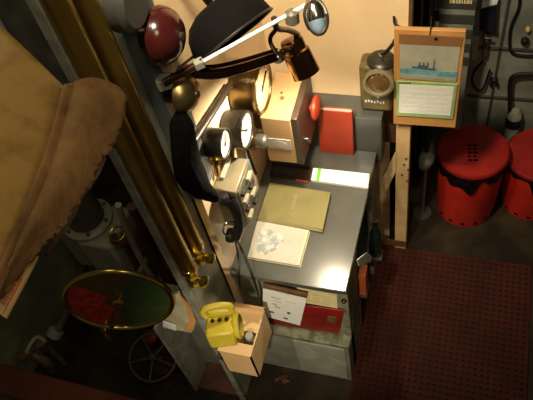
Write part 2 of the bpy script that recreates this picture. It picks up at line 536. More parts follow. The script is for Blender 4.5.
# ------------------------------------------------------------------ tan box and hand lamp
t = thing('tan_box', (-.86, 1.12, .58), 'open tan box beside the column holding the yellow hand lamp', 'box')
x0, x1, y0, y1, z0, z1 = -.945, -.782, 1.0, 1.25, .58, .83
w = .007
q = MB().box((x0, y0, z0), (x1, y1, z0 + w)).box((x0, y0, z0), (x1, y0 + w, z1)).box((x0, y1 - w, z0), (x1, y1, z1)).box((x0, y0, z0), (x0 + w, y1, z1)).box((x1 - w, y0, z0), (x1, y1, z1))
q.build('carton_body', M['card'], t)
fl = MB().box((x0, y0 - .001, z1), (x1, y0 + .055, z1 + .004))
fl.build('flap', M['card'], t)
MB().box((-.90, 1.13, .795), (x1 - .008, 1.24, .799), RX(-.12)).build('inner_flap', M['card'], t)
fl = MB().box((x0, y1, z1 - .11), (x1, y1 + .003, z1 + .005), RX(-.25), (x0, y1, z1))
fl.build('flap', M['wood'], t)
MB().box((-.985, 1.02, .66), (-.946, 1.08, .70)).build('support_bracket', M['steel'], t)

HL = P(221, 327, x=-.85)
t = thing('hand_lamp', (HL.x, HL.y, HL.z - .06), 'yellow plastic hand lamp with ring front sitting in the tan box', 'lamp')
Rl = RZ(.32) @ RX(-.12)


def hb(mb, a, b):
    return mb.box(Vector(a) + HL, Vector(b) + HL, Rl, HL)


q = MB()
hb(q, (-.06, -.055, -.075), (.06, .055, .03))
q.build('lamp_body', M['yellow'], t, .012)
q = MB()
hb(q, (-.064, .04, .0), (.064, .075, .055))
q.build('rear_cover', M['yellow'], t, .012)
q = MB().lathe([(.05, 0), (.056, .008), (.056, .022), (.047, .026), (.044, .008)], HL + Rl @ Vector((.058, .005, -.012)), Rl @ Vector((1, 0, .1)), 28, True, True)
q.build('lens_ring', M['yellow'], t)
MB().lathe([(.043, 0), (.03, .004), (.002, .006)], HL + Rl @ Vector((.0685, .005, -.011)), Rl @ Vector((1, 0, .1)), 24).build('lens', M['steel'], (t, 'lens_ring'))
hp = [(-.05, .03, .04), (-.062, .035, .07), (-.04, .04, .09), (.01, .045, .092), (.05, .05, .075), (.055, .05, .05)]
MB().tube([HL + Rl @ Vector(p) for p in hp], .014, 10).build('handle', M['yellow'], t)
q = MB()
for k in range(3):
    q.cyl(HL + Rl @ Vector((-.03 + .03 * k, .012, .028)), HL + Rl @ Vector((-.03 + .03 * k, .012, .036)), .009, n=12)
q.build('switch_button', M['gaugeblack'], (t, 'lamp_body'))
jp = P(242, 340, z=.82)
t = thing('glass_jar', (jp.x, jp.y, .74), 'small pale glass jar standing in the tan box beside the lamp', 'jar')
jx, jy = -.82, 1.10
t.location = (jx, jy, .587)
MB().lathe([(.022, 0), (.027, .008), (.027, .2), (.018, .225)], (jx, jy, .587), n=20).build('jar_body', M['glass'], t)
MB().lathe([(.02, .224), (.02, .245), (.016, .25)], (jx, jy, .587), n=20).build('lid', M['palegrey'], t)

# ------------------------------------------------------------------ alarm cabinet
t = thing('alarm_cabinet', (-.77, 2.0, 1.27), 'peach wooden alarm cabinet with dark front and red push button', 'cabinet')
x0, x1, y0, y1 = -.838, -.70, 1.80, 2.078
zb, zt0, zt1 = 1.272, 1.565, 1.58
MB().prism([(x0, y, z) for y, z in ((y0, zb), (y1, zb), (y1, zt1), (y0, zt0))], (x1 - x0, 0, 0)).build('cabinet_body', M['cabinetwood'], t, .004)
MB().prism([(x1, y, z) for y, z in ((y0, zb - .004), (y1, zb - .004), (y1, zt1 + .008), (y0, zt0 + .008))], (.03, 0, 0)).build('dark_face', M['darkbrown'], t, .004)
MB().box((-.939, 1.95, 1.32), (x0, 2.12, 1.44)).build('wall_spacer', M['wooddark'], t)
MB().box((-.825, y0 - .003, 1.37), (-.715, y0, 1.435)).build('paper_label', M['page'], t, smooth=False)
q = MB()
q.lathe([(.022, 0), (.022, .0008)], (-.77, y0 - .003, 1.402), (0, -1, 0), 24)
for v in q.v:
    v.x = -.77 + (v.x + .77) * 1.5
q.build('label_print', M['lightink'], (t, 'paper_label'), smooth=False)
bc = Vector((x1 + .03, 2.015, 1.43))
MB().lathe([(.02, 0), (.02, .01), (.055, .012), (.062, .02), (.06, .03), (.042, .04), (.012, .044)], bc, (1, 0, 0), 28).build('red_button', M['red'], (t, 'dark_face'))
for k, (dy, dz) in enumerate(((1.88, 1.36), (1.90, 1.325))):
    MB().lathe([(.011, 0), (.011, .012), (.006, .016)], (x1 + .03, dy, dz), (1, 0, 0), 14).build('indicator_knob', M['chrome'], (t, 'dark_face'))
MB().lathe([(.010, -.004), (.010, .005)], (-.765, 1.92, 1.572), (0, -.1, 1), 12).build('key_escutcheon', M['wooddark'], (t, 'cabinet_body'))
MB().lathe([(.006, -.004), (.006, .005)], (-.775, 1.95, 1.5735), (0, -.1, 1), 12).build('key_escutcheon', M['wooddark'], (t, 'cabinet_body'))


# ------------------------------------------------------------------ wall gauges
def gauge(name, c, r, depth, label, cat, rimm, facem, hand):
    """c: point on the wall; the dial faces +x"""
    t = thing(name, c, label, cat, 'pressure gauges on the wall' if cat == 'gauge' else None)
    MB().lathe([(r * .7, 0), (r * .98, .006), (r, .014), (r, depth - .012), (r * 1.04, depth - .01), (r * 1.04, depth), (r * .9, depth), (r * .88, depth - .006)], c, (1, 0, 0), 40, True, False).build('case', rimm[0], t)
    MB().torus(Vector(c) + Vector((depth, 0, 0)), (1, 0, 0), r * .96, r * .065).build('bezel', rimm[1], t)
    MB().lathe([(r * .9, 0), (r * .9, .001)], Vector(c) + Vector((depth - .005, 0, 0)), (1, 0, 0), 40).build('dial_face', facem, t)
    q = MB()
    for k in range(11):
        an = math.radians(-45 + k * 27)
        d = Vector((0, math.cos(an), math.sin(an)))
        p = Vector(c) + Vector((depth - .0035, 0, 0))
        q.tube([p + d * r * .7, p + d * r * .84], r * .018, 5, 1)
    q.build('scale_marks', M['gaugeblack'], (t, 'dial_face'))
    p = Vector(c) + Vector((depth - .001, 0, 0))
    d = Vector((0, math.cos(hand), math.sin(hand)))
    MB().tube([p - d * r * .2, p + d * r * .1, p + d * r * .65], r * .035, 6, 1).lathe([(r * .09, -.002), (r * .09, .002)], p, (1, 0, 0), 16).build('needle', M['gaugeblack'], (t, 'dial_face'))
    return t


g = gauge('pressure_gauge', (-.939, 1.66, 1.635), .08, .095, 'larger black pressure gauge with white dial on the peach wall', 'gauge', (M['gaugeblack'], M['gaugeblack']), M['gaugeface'], 2.3)
g = gauge('pressure_gauge', (-.939, 1.485, 1.745), .060, .08, 'smaller black pressure gauge nearest the column', 'gauge', (M['gaugeblack'], M['gaugeblack']), M['gaugeface'], 1.0)
g = gauge('wall_clock', (-.939, 1.862, 1.69), .114, .12, 'large round wall dial with brass rim above the alarm cabinet', 'clock', (M['clockrim'], M['clockrim']), M['clockface'], .4)
# gauge pipes
for (a, b, lab) in (((-.925, 1.66, 1.57), (-.925, 1.62, 1.50), 'short pipe below the larger black gauge'), ((-.925, 1.485, 1.69), (-.925, 1.46, 1.57), 'short pipe below the smaller black gauge')):
    t = thing('gauge_pipe', b, lab, 'pipe')
    MB().cyl(a, b, .011).build('pipe', M['brass'], t)
    MB().lathe([(.018, 0), (.018, .025)], Vector(a) * .5 + Vector(b) * .5, Vector(a) - Vector(b), 6).build('union_nut', M['brass_bright'], t)

t = thing('pressure_switch', (-.9, 1.83, 1.46), 'small grey brown pressure switch with round knob right of the white gauge', 'switch')
p = Vector((-.939, 1.745, 1.475))
MB().lathe([(.04, 0), (.045, .006), (.045, .075), (.038, .085), (.03, .088)], p, (1, 0, 0), 28).build('switch_body', M['bronze'], t)
MB().lathe([(.03, .088), (.032, .092), (.032, .125), (.024, .135)], p, (1, 0, 0), 20).build('knob', M['steel'], t)
MB().tube([p + Vector((.03, 0, -.05)), p + Vector((.02, .02, -.15)), p + Vector((.02, .04, -.3))], .008, 8).build('conduit', M['bronze'], t)

# diagonal wooden conduit on the wall
t = MB()
t.cyl(P(229, 86, x=-.922), P(191, 145, x=-.922), .016, n=16)
o = t.build('diagonal_pipe', M['darkbrown'])
tag(o, 'brown slanting pipe fixed across the peach wall left of the gauges', 'pipe')

# ------------------------------------------------------------------ intercom
t = thing('intercom', (-.89, 1.5, 1.27), 'olive grey intercom box with a row of pale switches on the wall', 'intercom')
x0, x1 = -.939, -.838
MB().prism([(x0, 1.41, 1.545), (x1, 1.41, 1.53), (x1 + .0, 1.41, 1.27), (x0, 1.41, 1.27)], (0, .18, 0)).build('box_body', M['icom'], t, .006)
MB().prism([(x1, y, z) for y, z in ((1.42, 1.28), (1.58, 1.28), (1.58, 1.52), (1.42, 1.52))], (.006, 0, 0)).build('switch_plate', M['icomdark'], t, .002)
for i in range(4):
    for j in range(2):
        yy, zz = 1.455 + j * .08, 1.32 + i * .055
        MB().box((x1 + .006, yy - .024, zz - .011), (x1 + .022, yy + .024, zz + .011)).build('switch', M['switchcap'] if (i + j) % 2 == 0 else M['gaugeblack'], (t, 'switch_plate'), .002)
MB().box((-.92, 1.46, 1.546), (-.90, 1.57, 1.556), RY(.1)).build('top_strip', M['page'], t, .002)
o = MB().box((-.88, 1.591, 1.38), (-.845, 1.618, 1.5)).build('hanging_tag', M['bluegrey'], None, .003)
tag(o, 'small blue grey tag at the back end of the intercom box', 'tag')

# handset
t = thing('telephone_handset', (-.85, 1.36, 1.3), 'black telephone handset hanging in front of the intercom', 'handset')
hx = -.895
h0, h1 = P(229, 199, x=-.87), P(235, 236, x=-.87)
mid = (h0 + h1) / 2
MB().tube([h0 + Vector((.0, 0, 0)), h0 * .7 + h1 * .3 + Vector((.025, 0, 0)), h0 * .3 + h1 * .7 + Vector((.025, 0, 0)), h1], lambda s: .021 + .006 * abs(2 * s - 1), 14).build('grip', M['black'], t)
for p, nm in ((h0, 'earpiece'), (h1, 'mouthpiece')):
    MB().lathe([(.016, .0), (.03, -.012), (.033, -.03), (.03, -.04)], p + Vector((.006, 0, 0)), (1, 0, .0), 20).build(nm, M['black'], t)
MB().torus(h0 * .25 + h1 * .75 + Vector((-.012, -.012, 0)), (.6, -.6, .5), .032, .004).build('chrome_hook', M['chrome'], (t, 'grip'))
cs = [h1 + Vector((0, 0, -.01)), P(242, 250, x=-.87), P(252, 275, y=1.29), P(259, 298, y=1.27), P(257, 318, y=1.26)]
MB().tube(cs, .006, 8).build('cord', M['black'], t)
MB().tube([h1 + Vector((-.01, .01, -.01)), P(238, 255, x=-.9), P(240, 285, y=1.27), P(246, 305, y=1.262), P(255, 310, y=1.26)], .005, 8).build('cord', M['black'], t)

# ------------------------------------------------------------------ bells
def bell(name, c, r, m, label):
    t = thing(name, c, label, 'bell', 'alarm bells on the column')
    c = Vector(c)
    prof = [(r * 1.0, 0), (r * 1.03, r * .06), (r * .99, r * .25), (r * .88, r * .48), (r * .66, r * .68), (r * .36, r * .80), (r * .02, r * .84)]
    MB().lathe(prof, c, (1, -.04, .06), 40).build('gong', m, t)
    MB().lathe([(.012, 0), (.012, .008), (.005, .012)], c + Vector((r * .82, -r * .033, r * .05)), (1, -.04, .06), 8).build('centre_nut', M['gaugeblack'], t)
    w = MB()
    w.lathe([(r * .55, 0), (r * .55, (c.x + .927) * 1.0)], (-.927, c.y + .0, c.z), (1, 0, 0), 24).build('back_box', M['bronze'], t)
    return t


bell('alarm_bell', (-.88, 1.335, 2.395), .086, M['redbell'], 'dark red alarm bell high on the column beside the black shade')
b = bell('alarm_bell', (-.878, 1.340, 2.155), .066, M['bellbrass'], 'small brass bell below the red bell')
MB().tube([(-.90, 1.385, 2.21), (-.86, 1.44, 2.22), (-.86, 1.50, 2.19), (-.88, 1.535, 2.10), (-.93, 1.54, 2.05)], .005, 8).build('wire_loop', M['chrome'], b)
o = MB().box((-.94, 1.352, 2.23), (-.885, 1.40, 2.31)).build('wooden_block', M['peach'], None, .003)
tag(o, 'small tan wooden block between the two bells', 'block')

# black bag hanging below the brass bell
t = thing('black_bag', (-.91, 1.27, 1.62), 'black cloth bag hanging on the column below the brass bell', 'bag')
prf = [(181, 109, 3), (181, 119, 8), (182, 130, 12), (184, 145, 16), (186, 160, 20), (190, 174, 23), (197, 186, 20), (207, 195, 12), (214, 201, 4)]


def bagfn(u, v):
    k = u * (len(prf) - 1)
    i = min(int(k), len(prf) - 2)
    f = k - i
    px = prf[i][0] * (1 - f) + prf[i + 1][0] * f
    py = prf[i][1] * (1 - f) + prf[i + 1][1] * f
    hw = prf[i][2] * (1 - f) + prf[i + 1][2] * f
    c = P(px, py, x=-.875)
    a = 2 * PI * v
    wob = 1 + .10 * math.sin(a * 5 + u * 9) + .06 * math.sin(a * 9 - u * 14)
    s = hw / F * (c - CAM).length
    return c + Vector((.042 * math.sin(a) * min(1, hw / 10) + .0, s * 1.05 * math.cos(a) * wob * .8, -s * .55 * math.cos(a) * wob))


MB().grid(bagfn, 28, 40).build('cloth_body', M['cloth'], t)
MB().tube([P(181, 109, x=-.88), P(179, 104, x=-.90), P(177, 100, x=-.93)], .006, 8).build('strap', M['cloth'], t)

# ------------------------------------------------------------------ black dome shade
sdp = depth_of(P(236, 38, x=-.72)) + .06
ra, rb = PD(199, 65, sdp - .02), PD(270, 10, sdp + .02)
rc = (ra + rb) / 2
view = (rc - CAM).normalized()
rimd = (rb - ra).normalized()
nrm = rimd.cross(view).normalized()
ap = PD(214, 9, sdp)
if nrm.dot(ap - rc) < 0:
    nrm = -nrm
nrm = (nrm - view * -.06).normalized()
R0 = (rb - ra).length / 2
t = thing('dome_lampshade', rc, 'large black dome lamp shade seen edge on beside the red bell', 'lampshade')
dep = R0 * .86
prof = [(R0 * 1.0, 0), (R0 * 1.0, dep * .05), (R0 * .97, dep * .3), (R0 * .88, dep * .58), (R0 * .72, dep * .8), (R0 * .45, dep * .95), (R0 * .15, dep), (R0 * .14, dep * .99), (R0 * .42, dep * .92), (R0 * .69, dep * .76), (R0 * .85, dep * .55), (R0 * .94, dep * .29), (R0 * .96, 0)]
MB().lathe(prof, rc, nrm, 44, False, False).build('shade', M['matteblack'], t)
MB().torus(rc, nrm, R0, R0 * .03, 48, 8).build('rim', M['gaugeblack'], t)
MB().tube([rc + nrm * dep * .97, rc + nrm * dep * 1.12, Vector((-.90, 1.50, 2.62)), Vector((-.94, 1.50, 2.60))], .014, 10).build('bracket_arm', M['black'], t)

# ------------------------------------------------------------------ rod lamp with silver end
t = thing('rod_lamp', (-.9, 1.33, 2.2), 'slim pale metal lamp rod ending in a silver and blue lamp head', 'lamp')
r0 = P(164, 83, x=-.90)
r1 = PD(306, 5, depth_of(r0) - .05)
k = .28
rm = r0 * (1 - k) + r1 * k
MB().cyl(r0, rm, .013, n=14).build('rod_sleeve', M['bronze'], t)
MB().cyl(rm, r1, .0068, n=14).build('rod', M['white'], t)  # metal rod; the lamplight on it is painted in as white
bb = P(166, 82, x=-.905)
MB().box(bb - Vector((.03, .02, .02)), bb + Vector((.02, .02, .02)), RZ(.5)).build('wall_bracket', M['palegrey'], t, .003)
MB().cyl(bb - Vector((.07, 0, 0)), bb, .012).build('wall_stud', M['steel'], t)
cp = r0 + (r1 - r0) * .25
MB().box(cp - Vector((.016, .014, .014)), cp + Vector((.016, .014, .014)), RZ(.7)).build('clamp', M['palegrey'], t, .003)
s0 = PD(312, 0, depth_of(r1) - .01)
s1 = PD(320, 33, depth_of(r1) - .0)
ax = s1 - s0
L = ax.length
MB().lathe([(.010, 0), (.022, .008), (.026, .02), (.027, L * .55), (.024, L * .62)], s0, ax, 28).build('lamp_head', M['chrome'], t)
MB().lathe([(.025, L * .62), (.024, L * .85), (.016, L * .97), (.002, L)], s0, ax, 24, False).build('blue_lens', M['bluegrey'], (t, 'lamp_head'))
vv = (s0 - CAM).normalized()
sd = ax.normalized().cross(vv)
loop = []
mc = (s0 + s1) / 2 - vv * .03
for k in range(25):
    an = 2 * PI * k / 24
    loop.append(mc + ax.normalized() * (L * .52 * math.sin(an)) + sd * (.033 * math.cos(an)))
MB().tube(loop, .006, 8, 1).build('guard_loop', M['chrome'], t)
fc = r0 + (r1 - r0) * .9 + Vector((0, 0, -.012))
MB().lathe([(.012, -.02), (.022, -.012), (.022, .022), (.012, .03)], fc + Vector((0, 0, -.01)), (0, .1, 1), 16).build('finger_grip', M['pumpgrey'], t)

# ------------------------------------------------------------------ bronze desk lamp
t = thing('arm_lamp', (-.93, 1.44, 2.1), 'bronze swing arm lamp shining down over the desk', 'lamp')
a0, a1 = P(188, 73, x=-.90), P(278, 56, x=-.66)
aa = P(224, 73, x=-.80)
MB().tube([a0, aa, a1], .019, 14).build('arm', M['bronze'], t)
MB().tube([a0 + Vector((0, 0, .03)), aa + Vector((0, 0, .035)), a1 + Vector((0, 0, .03))], .007, 8).build('stay_rod', M['bronze'], t)
MB().cyl((-.939, a0.y, a0.z), a0 + Vector((.015, 0, 0)), .026).build('wall_mount', M['bronze'], t)
hdp = depth_of(P(297, 55, x=-.62))
h0, h1 = PD(290, 38, hdp - .035), PD(306, 74, hdp + .035)
ax = (h1 - h0)
L = ax.length
hd = MB().lathe([(.015, 0), (.04, .004), (.045, .015), (.045, L * .33), (.051, L * .36), (.053, L * .42), (.057, L), (.053, L), (.048, L * .42), (.04, L * .2), (.01, L * .18)], h0, ax, 36, True, True)
hd.build('lamp_head', M['shinybronze'], t)
MB().lathe([(.012, 0), (.026, .015), (.03, .035), (.024, .055), (.008, .065)], h0 + ax.normalized() * (L * .4), ax, 20).build('bulb', M['bulb'], (t, 'lamp_head'))
MB().lathe([(.02, -.02), (.026, -.01), (.026, .01), (.02, .02)], a1, (0, 1, .2), 18).build('knuckle_joint', M['chrome'], t)
MB().tube([a1, P(285, 50, x=-.635), h0 * .7 + h1 * .3], .012, 10).build('head_bracket', M['bronze'], t)
MB().tube([P(274, 18, x=-.64), P(277, 28, x=-.64), P(288, 30, x=-.635), P(297, 34, x=-.625), P(299, 40, x=-.62)], .011, 10).build('wire_hook', M['steel'], t)
MB().tube([P(277, 28, x=-.64), P(270, 40, x=-.65), a1], .008, 8).build('stay_wire', M['bronze'], t)
lampdir = ax.normalized()
lamppos = h0 + lampdir * (L + .02)

# ------------------------------------------------------------------ bulkhead lantern
t = thing('bulkhead_lantern', (-.38, 2.2, 1.31), 'olive bulkhead lantern with round lens left of the calendar board', 'lantern')
lc = P(379, 82, y=2.15)
x0, x1 = -.472, -.318
MB().box((x0, 2.17, 1.275), (x1, 2.279, 1.555)).build('housing', M['olive'], t, .018)
MB().lathe([(.066, 0), (.066, .028), (.070, .03), (.070, .045), (.058, .05), (.052, .036)], (lc.x, 2.172, lc.z), (0, -1, .18), 36, True, False).build('lens_ring', M['ringolive'], t)
MB().lathe([(.053, .034), (.045, .042), (.025, .049), (.002, .052)], (lc.x, 2.172, lc.z), (0, -1, .18), 32).build('lens', M['lens'], (t, 'lens_ring'))
MB().lathe([(.066, 0), (.066, .008), (.056, .02), (.03, .028), (.002, .03)], (lc.x, 2.22, 1.553), (0, 0, 1), 28).build('domed_cap', M['gaugeblack'], t)
MB().lathe([(.014, .025), (.014, .04), (.009, .046)], (lc.x, 2.22, 1.553), (0, 0, 1), 14).build('cable_gland', M['steel'], t)
q = MB()
rr = random.Random(11)
for i in range(7):
    xx = x0 + .025 + i * .014
    zz = 1.335 + rr.uniform(-.004, .004)
    q.box((xx, 2.1692, zz), (xx + .008, 2.1702, zz + .012 + rr.uniform(0, .006)))
q.lathe([(.006, 0), (.006, .001)], (lc.x - .01, 2.1702, 1.375), (0, -1, 0), 5)
q.build('white_lettering', M['white'], (t, 'housing'), smooth=False)
MB().tube([(lc.x, 2.22, 1.595), P(386, 52, y=2.2), P(393, 44, y=2.2), P(395, 40, y=2.2)], .009, 8).build('cable', M['black'], t)

# ------------------------------------------------------------------ timber post frame
t = thing('timber_post', (-.27, 2.24, 0), 'pale timber post standing beside the desk under the calendar board', 'post')
MB().box((-.303, 2.205, 0), (-.232, 2.265, 1.70)).build('post', M['wood'], t, .003)
MB().box((-.437, 2.262, 0), (-.345, 2.279, .94)).build('rear_batten', M['wood'], t, .003)
MB().box((-.43, 2.20, .03), (-.232, 2.204, .10)).build('foot_rail', M['wooddark'], t, .003)
a = [P(382, 178, y=2.20), P(386, 192, y=2.20), P(396, 172, y=2.20), P(396, 152, y=2.20)]
MB().prism(a, (0, .02, 0)).build('gusset_block', M['wood'], t, .002)
MB().box((-.36, 2.268, .95), (-.305, 2.279, 1.25)).build('dark_gap_board', M['wooddark'], t)
q = MB()
rr = random.Random(4)
for (px, py) in ((405, 160), (403, 166), (407, 171), (406, 182), (401, 176)):
    p = P(px, py, y=2.2042)
    q.box(p, p + Vector((.012, .0008, .018)))
q.build('dark_marks', M['wooddark'], t, smooth=False)

# calendar board
t = thing('calendar_board', (-.165, 2.18, 1.2), 'varnished board with a ship picture over a green edged calendar', 'board')
yf = 2.17
a, b, c, d = P(393.3, 124, y=yf), P(455.6, 128, y=yf), P(466, 31.5, y=yf), P(394, 29, y=yf)
bq = [a, b, c, d]
MB().prism(bq, (0, .022, 0)).build('backing_board', M['board'], t, .003)


def onb(px0, py0, px1, py1, px2, py2, px3, py3, lift):
    return [P(*p, y=yf - lift) for p in ((px0, py0), (px1, py1), (px2, py2), (px3, py3))]


MB().prism(onb(399, 44, 461, 47, 463, 37.5, 399, 34.5, .006), (0, .006, 0)).build('header_strip', M['boardshade'], (t, 'backing_board'))
pq = onb(400, 78, 456, 82.5, 460.5, 47, 400, 43.5, .005)
MB().prism(pq, (0, .004, 0)).build('ship_picture', M['skyp'], t, smooth=False)
MB().prism(patch(pq, 0, 1, .06, .3, (0, -.0012, 0)), (0, .001, 0)).build('painted_sea', M['sea'], (t, 'ship_picture'), smooth=False)
MB().prism(patch(pq, 0, 1, .06, .14, (0, -.0016, 0)), (0, .001, 0)).build('painted_foam', M['skyp'], (t, 'ship_picture'), smooth=False)


def shp(uv):
    a_, b_, c_, d_ = pq
    return [(a_ * (1 - u) + b_ * u) * (1 - v) + (d_ * (1 - u) + c_ * u) * v + Vector((0, -.002, 0)) for u, v in uv]


q = MB()
q.prism(shp([(.2, .33), (.62, .3), (.64, .36), (.22, .39)]), (0, .001, 0))
q.prism(shp([(.3, .38), (.5, .37), (.48, .43), (.32, .44)]), (0, .001, 0))
for u in (.33, .4, .47):
    q.prism(shp([(u, .4), (u + .03, .4), (u + .03, .52), (u, .52)]), (0, .001, 0))
q.prism(shp([(.57, .34), (.6, .34), (.605, .62), (.59, .62)]), (0, .001, 0))
q.build('ship_silhouette', M['shipgrey'], (t, 'ship_picture'), smooth=False)
cq = onb(396, 115.5, 452.5, 119, 457.5, 84.5, 396.5, 81.5, .008)
MB().prism(cq, (0, .007, 0)).build('calendar_pad', M['calgreen'], t, smooth=False)
MB().prism(patch(cq, .05, .95, .1, .93, (0, -.0012, 0)), (0, .0012, 0)).build('calendar_page', M['white'], (t, 'calendar_pad'), smooth=False)
q = MB()
for i in range(1, 6):
    q.prism(patch(cq, .08, .92, .1 + i * .13, .106 + i * .13, (0, -.0018, 0)), (0, .0006, 0))
for i in range(1, 7):
    q.prism(patch(cq, .06 + i * .125, .064 + i * .125, .14, .8, (0, -.0018, 0)), (0, .0006, 0))
q.build('calendar_grid', M['gridink'], (t, 'calendar_pad'), smooth=False)
q = MB()
for k in range(6):
    u = .04 + k * .035
    q.prism(patch(cq, u, u + .022, .955, .99 + .01 * (k % 2), (0, -.002, 0)), (0, .001, 0))
q.build('dark_heading_marks', M['gaugeblack'], (t, 'calendar_pad'), smooth=False)
tp = P(430, 31, y=2.168)
MB().tube([tp + Vector((0, 0, -.03)), tp + Vector((.002, .002, .01)), tp + Vector((.0, .02, .06))], .003, 6).build('hanging_string', M['gaugeblack'], t)
MB().lathe([(.007, 0), (.007, .004)], P(436, 38.5, y=2.163), (0, -1, 0), 12).build('brass_pin', M['brass_bright'], (t, 'backing_board'))
# wall hook cable left of the board top
o = MB().tube([P(394, 16, y=2.26), P(395, 24, y=2.24), P(400, 27, y=2.22), P(405, 29, y=2.21)], .006, 8).build('wall_hook', M['black'])
tag(o, 'small black hook on the peach wall above the calendar board', 'hook')

# ------------------------------------------------------------------ rear grey cabinet + pen
t = thing('grey_locker', (-.09, 2.8, .60), 'grey slatted steel locker behind the calendar board', 'locker')
MB().box((-.19, 2.72, .60), (.005, 2.999, 1.9)).build('locker_body', M['bulkhead'], t, .004)
q = MB()
for i in range(8):
    q.box((-.185, 2.712, 1.12 + i * .09), (0, 2.719, 1.17 + i * .09))
q.build('front_slats', M['darkgrey'], t)
q = MB()
rr = random.Random(8)
x = -.12
while x < -.02:
    w_ = rr.uniform(.006, .014)
    q.box((x, 2.7085, 1.513), (x + w_, 2.7115, 1.531))
    x += w_ + .004
q.build('label_strip', M['cream'], t, smooth=False)
t = thing('hanging_pen', P(437, 27, y=2.66), 'black and white pen hanging above the calendar board', 'pen')
MB().cyl(P(437, 12, y=2.70), P(437, 20, y=2.70), .012, n=12).build('cap', M['black'], t)
MB().cyl(P(437, 20, y=2.70), P(437, 29, y=2.70), .009, n=12).build('barrel', M['white'], t)
MB().tube([P(437, 12, y=2.70), P(437, 4, y=2.71), P(437, -8, y=2.715)], .002, 6).build('string', M['black'], t)
# dark pipes in the gap
for px, r_, lab in ((415, .02, 'dark vertical pipe beside the edge of the peach wall'), (424, .013, 'thin dark vertical pipe beside the grey locker')):
    p = P(px, 60, y=2.9)
    o = MB().cyl((p.x, 2.9, 0), (p.x, 2.9, 2.6), r_, n=16).build('vertical_pipe', M['black'])
    tag(o, lab, 'pipe')

# hanging item below board right: pale cap on a pole
t = thing('hand_pump', (-.17, 2.45, 0), 'small grey standing pump between the timber post and the red drum', 'pump')
hc = P(424, 158, y=2.5)
hc = Vector((-.165, 2.5, .55))
MB().lathe([(.012, -.55), (.012, -.06)], hc, n=12).build('pole', M['steel'], t)
MB().lathe([(.02, -.08), (.035, -.06), (.045, -.0), (.045, .04), (.03, .07), (.012, .08)], hc, (.15, -.1, 1), 20).build('head', M['palegrey'], t)
MB().lathe([(.06, -.55), (.06, -.53), (.02, -.52)], hc, n=20).build('foot', M['darkgrey'], t)
MB().tube([hc + Vector((0, 0, .07)), hc + Vector((.0, .06, .13)), hc + Vector((-.02, .16, .1)), hc + Vector((-.03, .2, -.1))], .014, 8).build('hose', M['black'], t)


# ------------------------------------------------------------------ red drums
def drum(loc, label, seed):
    t = thing('red_drum', loc, label, 'drum', 'red drums by the rear bulkhead')
    L = Vector(loc)
    MB().lathe([(.165, 0), (.172, .006), (.182, .12), (.183, .125), (.188, .3), (.189, .305), (.192, .535)], L, n=48).build('drum_body', M['drum'], t)
    MB().lathe([(.19, .535), (.203, .535), (.206, .545), (.206, .565), (.200, .574), (.195, .567), (.18, .566), (.12, .574), (.05, .578), (.002, .579)], L, n=56).build('lid', M['drumlid'], t)
    rr = random.Random(seed)
    n = 72
    ph = [rr.uniform(0, 6.28) for _ in range(5)]

    def skirt(u, v):
        a = 2 * PI * v
        low = .07 + .02 * math.sin(2 * a + ph[0]) + .022 * math.sin(5 * a + ph[1]) + .014 * math.sin(11 * a + ph[2])
        low += .11 * math.exp(-((a - 4.75 + 0) / .22) ** 2)
        r_ = .199 + .004 * math.sin(17 * a + ph[3] + u * 5) + .003 * u
        return L + Vector((r_ * math.cos(a), r_ * math.sin(a), .54 - u * low))
    MB().grid(skirt, 6, 144).build('bin_bag_skirt', M['bag'], t)
    for k in range(14):
        a = 2 * PI * (k + .5) / 14
        if math.sin(a) < .3:
            d = Vector((math.cos(a), math.sin(a), 0))
            MB().lathe([(.013, -.002), (.013, .002)], L + d * .1755 + Vector((0, 0, .045)), d + Vector((0, 0, -.1)), 12).build('base_hole', M['matteblack'], (t, 'drum_body'))
    return t


t = drum((.094, 2.603, 0), 'large red drum with black bin bag nearest the calendar board', 1)
q = MB()
rr = random.Random(2)
c0 = Vector((.094, 2.58, .5775))
for i, (w_, h_) in enumerate(((.045, .012), (.03, .012), (.05, .012), (.04, .012), (.05, .012))):
    for j in range(2):
        q.box(c0 + Vector((-.03 + j * .03, -.07 + i * .028, 0)), c0 + Vector((-.03 + j * .03 + w_ * .5, -.07 + i * .028 + h_, .0015)), RZ(.12), c0)
q.build('stencilled_marks', M['matteblack'], (t, 'lid'), smooth=False)
d2 = drum((.487, 2.722, 0), 'shorter red drum at the right edge of the picture', 9)
d2.scale = (1, 1, .80)

# ------------------------------------------------------------------ rear wall fittings
def rp(px, py, y=2.99):
    return P(px, py, y=y)


o = MB()
for z in (.62, 1.0):
    o.box((.02, 2.985, z), (1.2, 2.999, z + .012))
for x in (.16, .5):
    o.box((x, 2.985, .0), (x + .012, 2.999, 2.2))
o = o.build('trim_2', M['darkgrey'])
struct(o)
t = thing('wall_monitor', rp(488, 16), 'dark square panel with a white top edge on the rear bulkhead', 'panel')
a, b, c, d = rp(480, 30, 2.94), rp(496, 34, 2.94), rp(497.5, 4, 2.94), rp(481, 9, 2.94)
MB().prism([a, b, c, d], (0, .05, 0)).build('panel_body', M['screen'], t, .004)
MB().prism([d, c, c + Vector((0, 0, .035)), d + Vector((0, 0, .035))], (0, .05, 0)).build('white_top', M['white'], t, .003)
t = thing('chrome_tap', rp(485, 47), 'bright chrome tap below the dark panel on the rear bulkhead', 'tap')
MB().tube([rp(485, 34, 2.96), rp(486, 42, 2.94), rp(484, 55, 2.94)], .011, 10).build('spout', M['chrome'], t)
MB().lathe([(.016, 0), (.016, .05)], rp(487, 37, 2.955), (0, 1, 0), 16).build('wall_stud', M['chrome'], t)
MB().box(rp(488, 38, 2.93) - Vector((.02, .006, .005)), rp(488, 38, 2.93) + Vector((.02, .006, .005))).build('lever', M['steel'], t, .002)
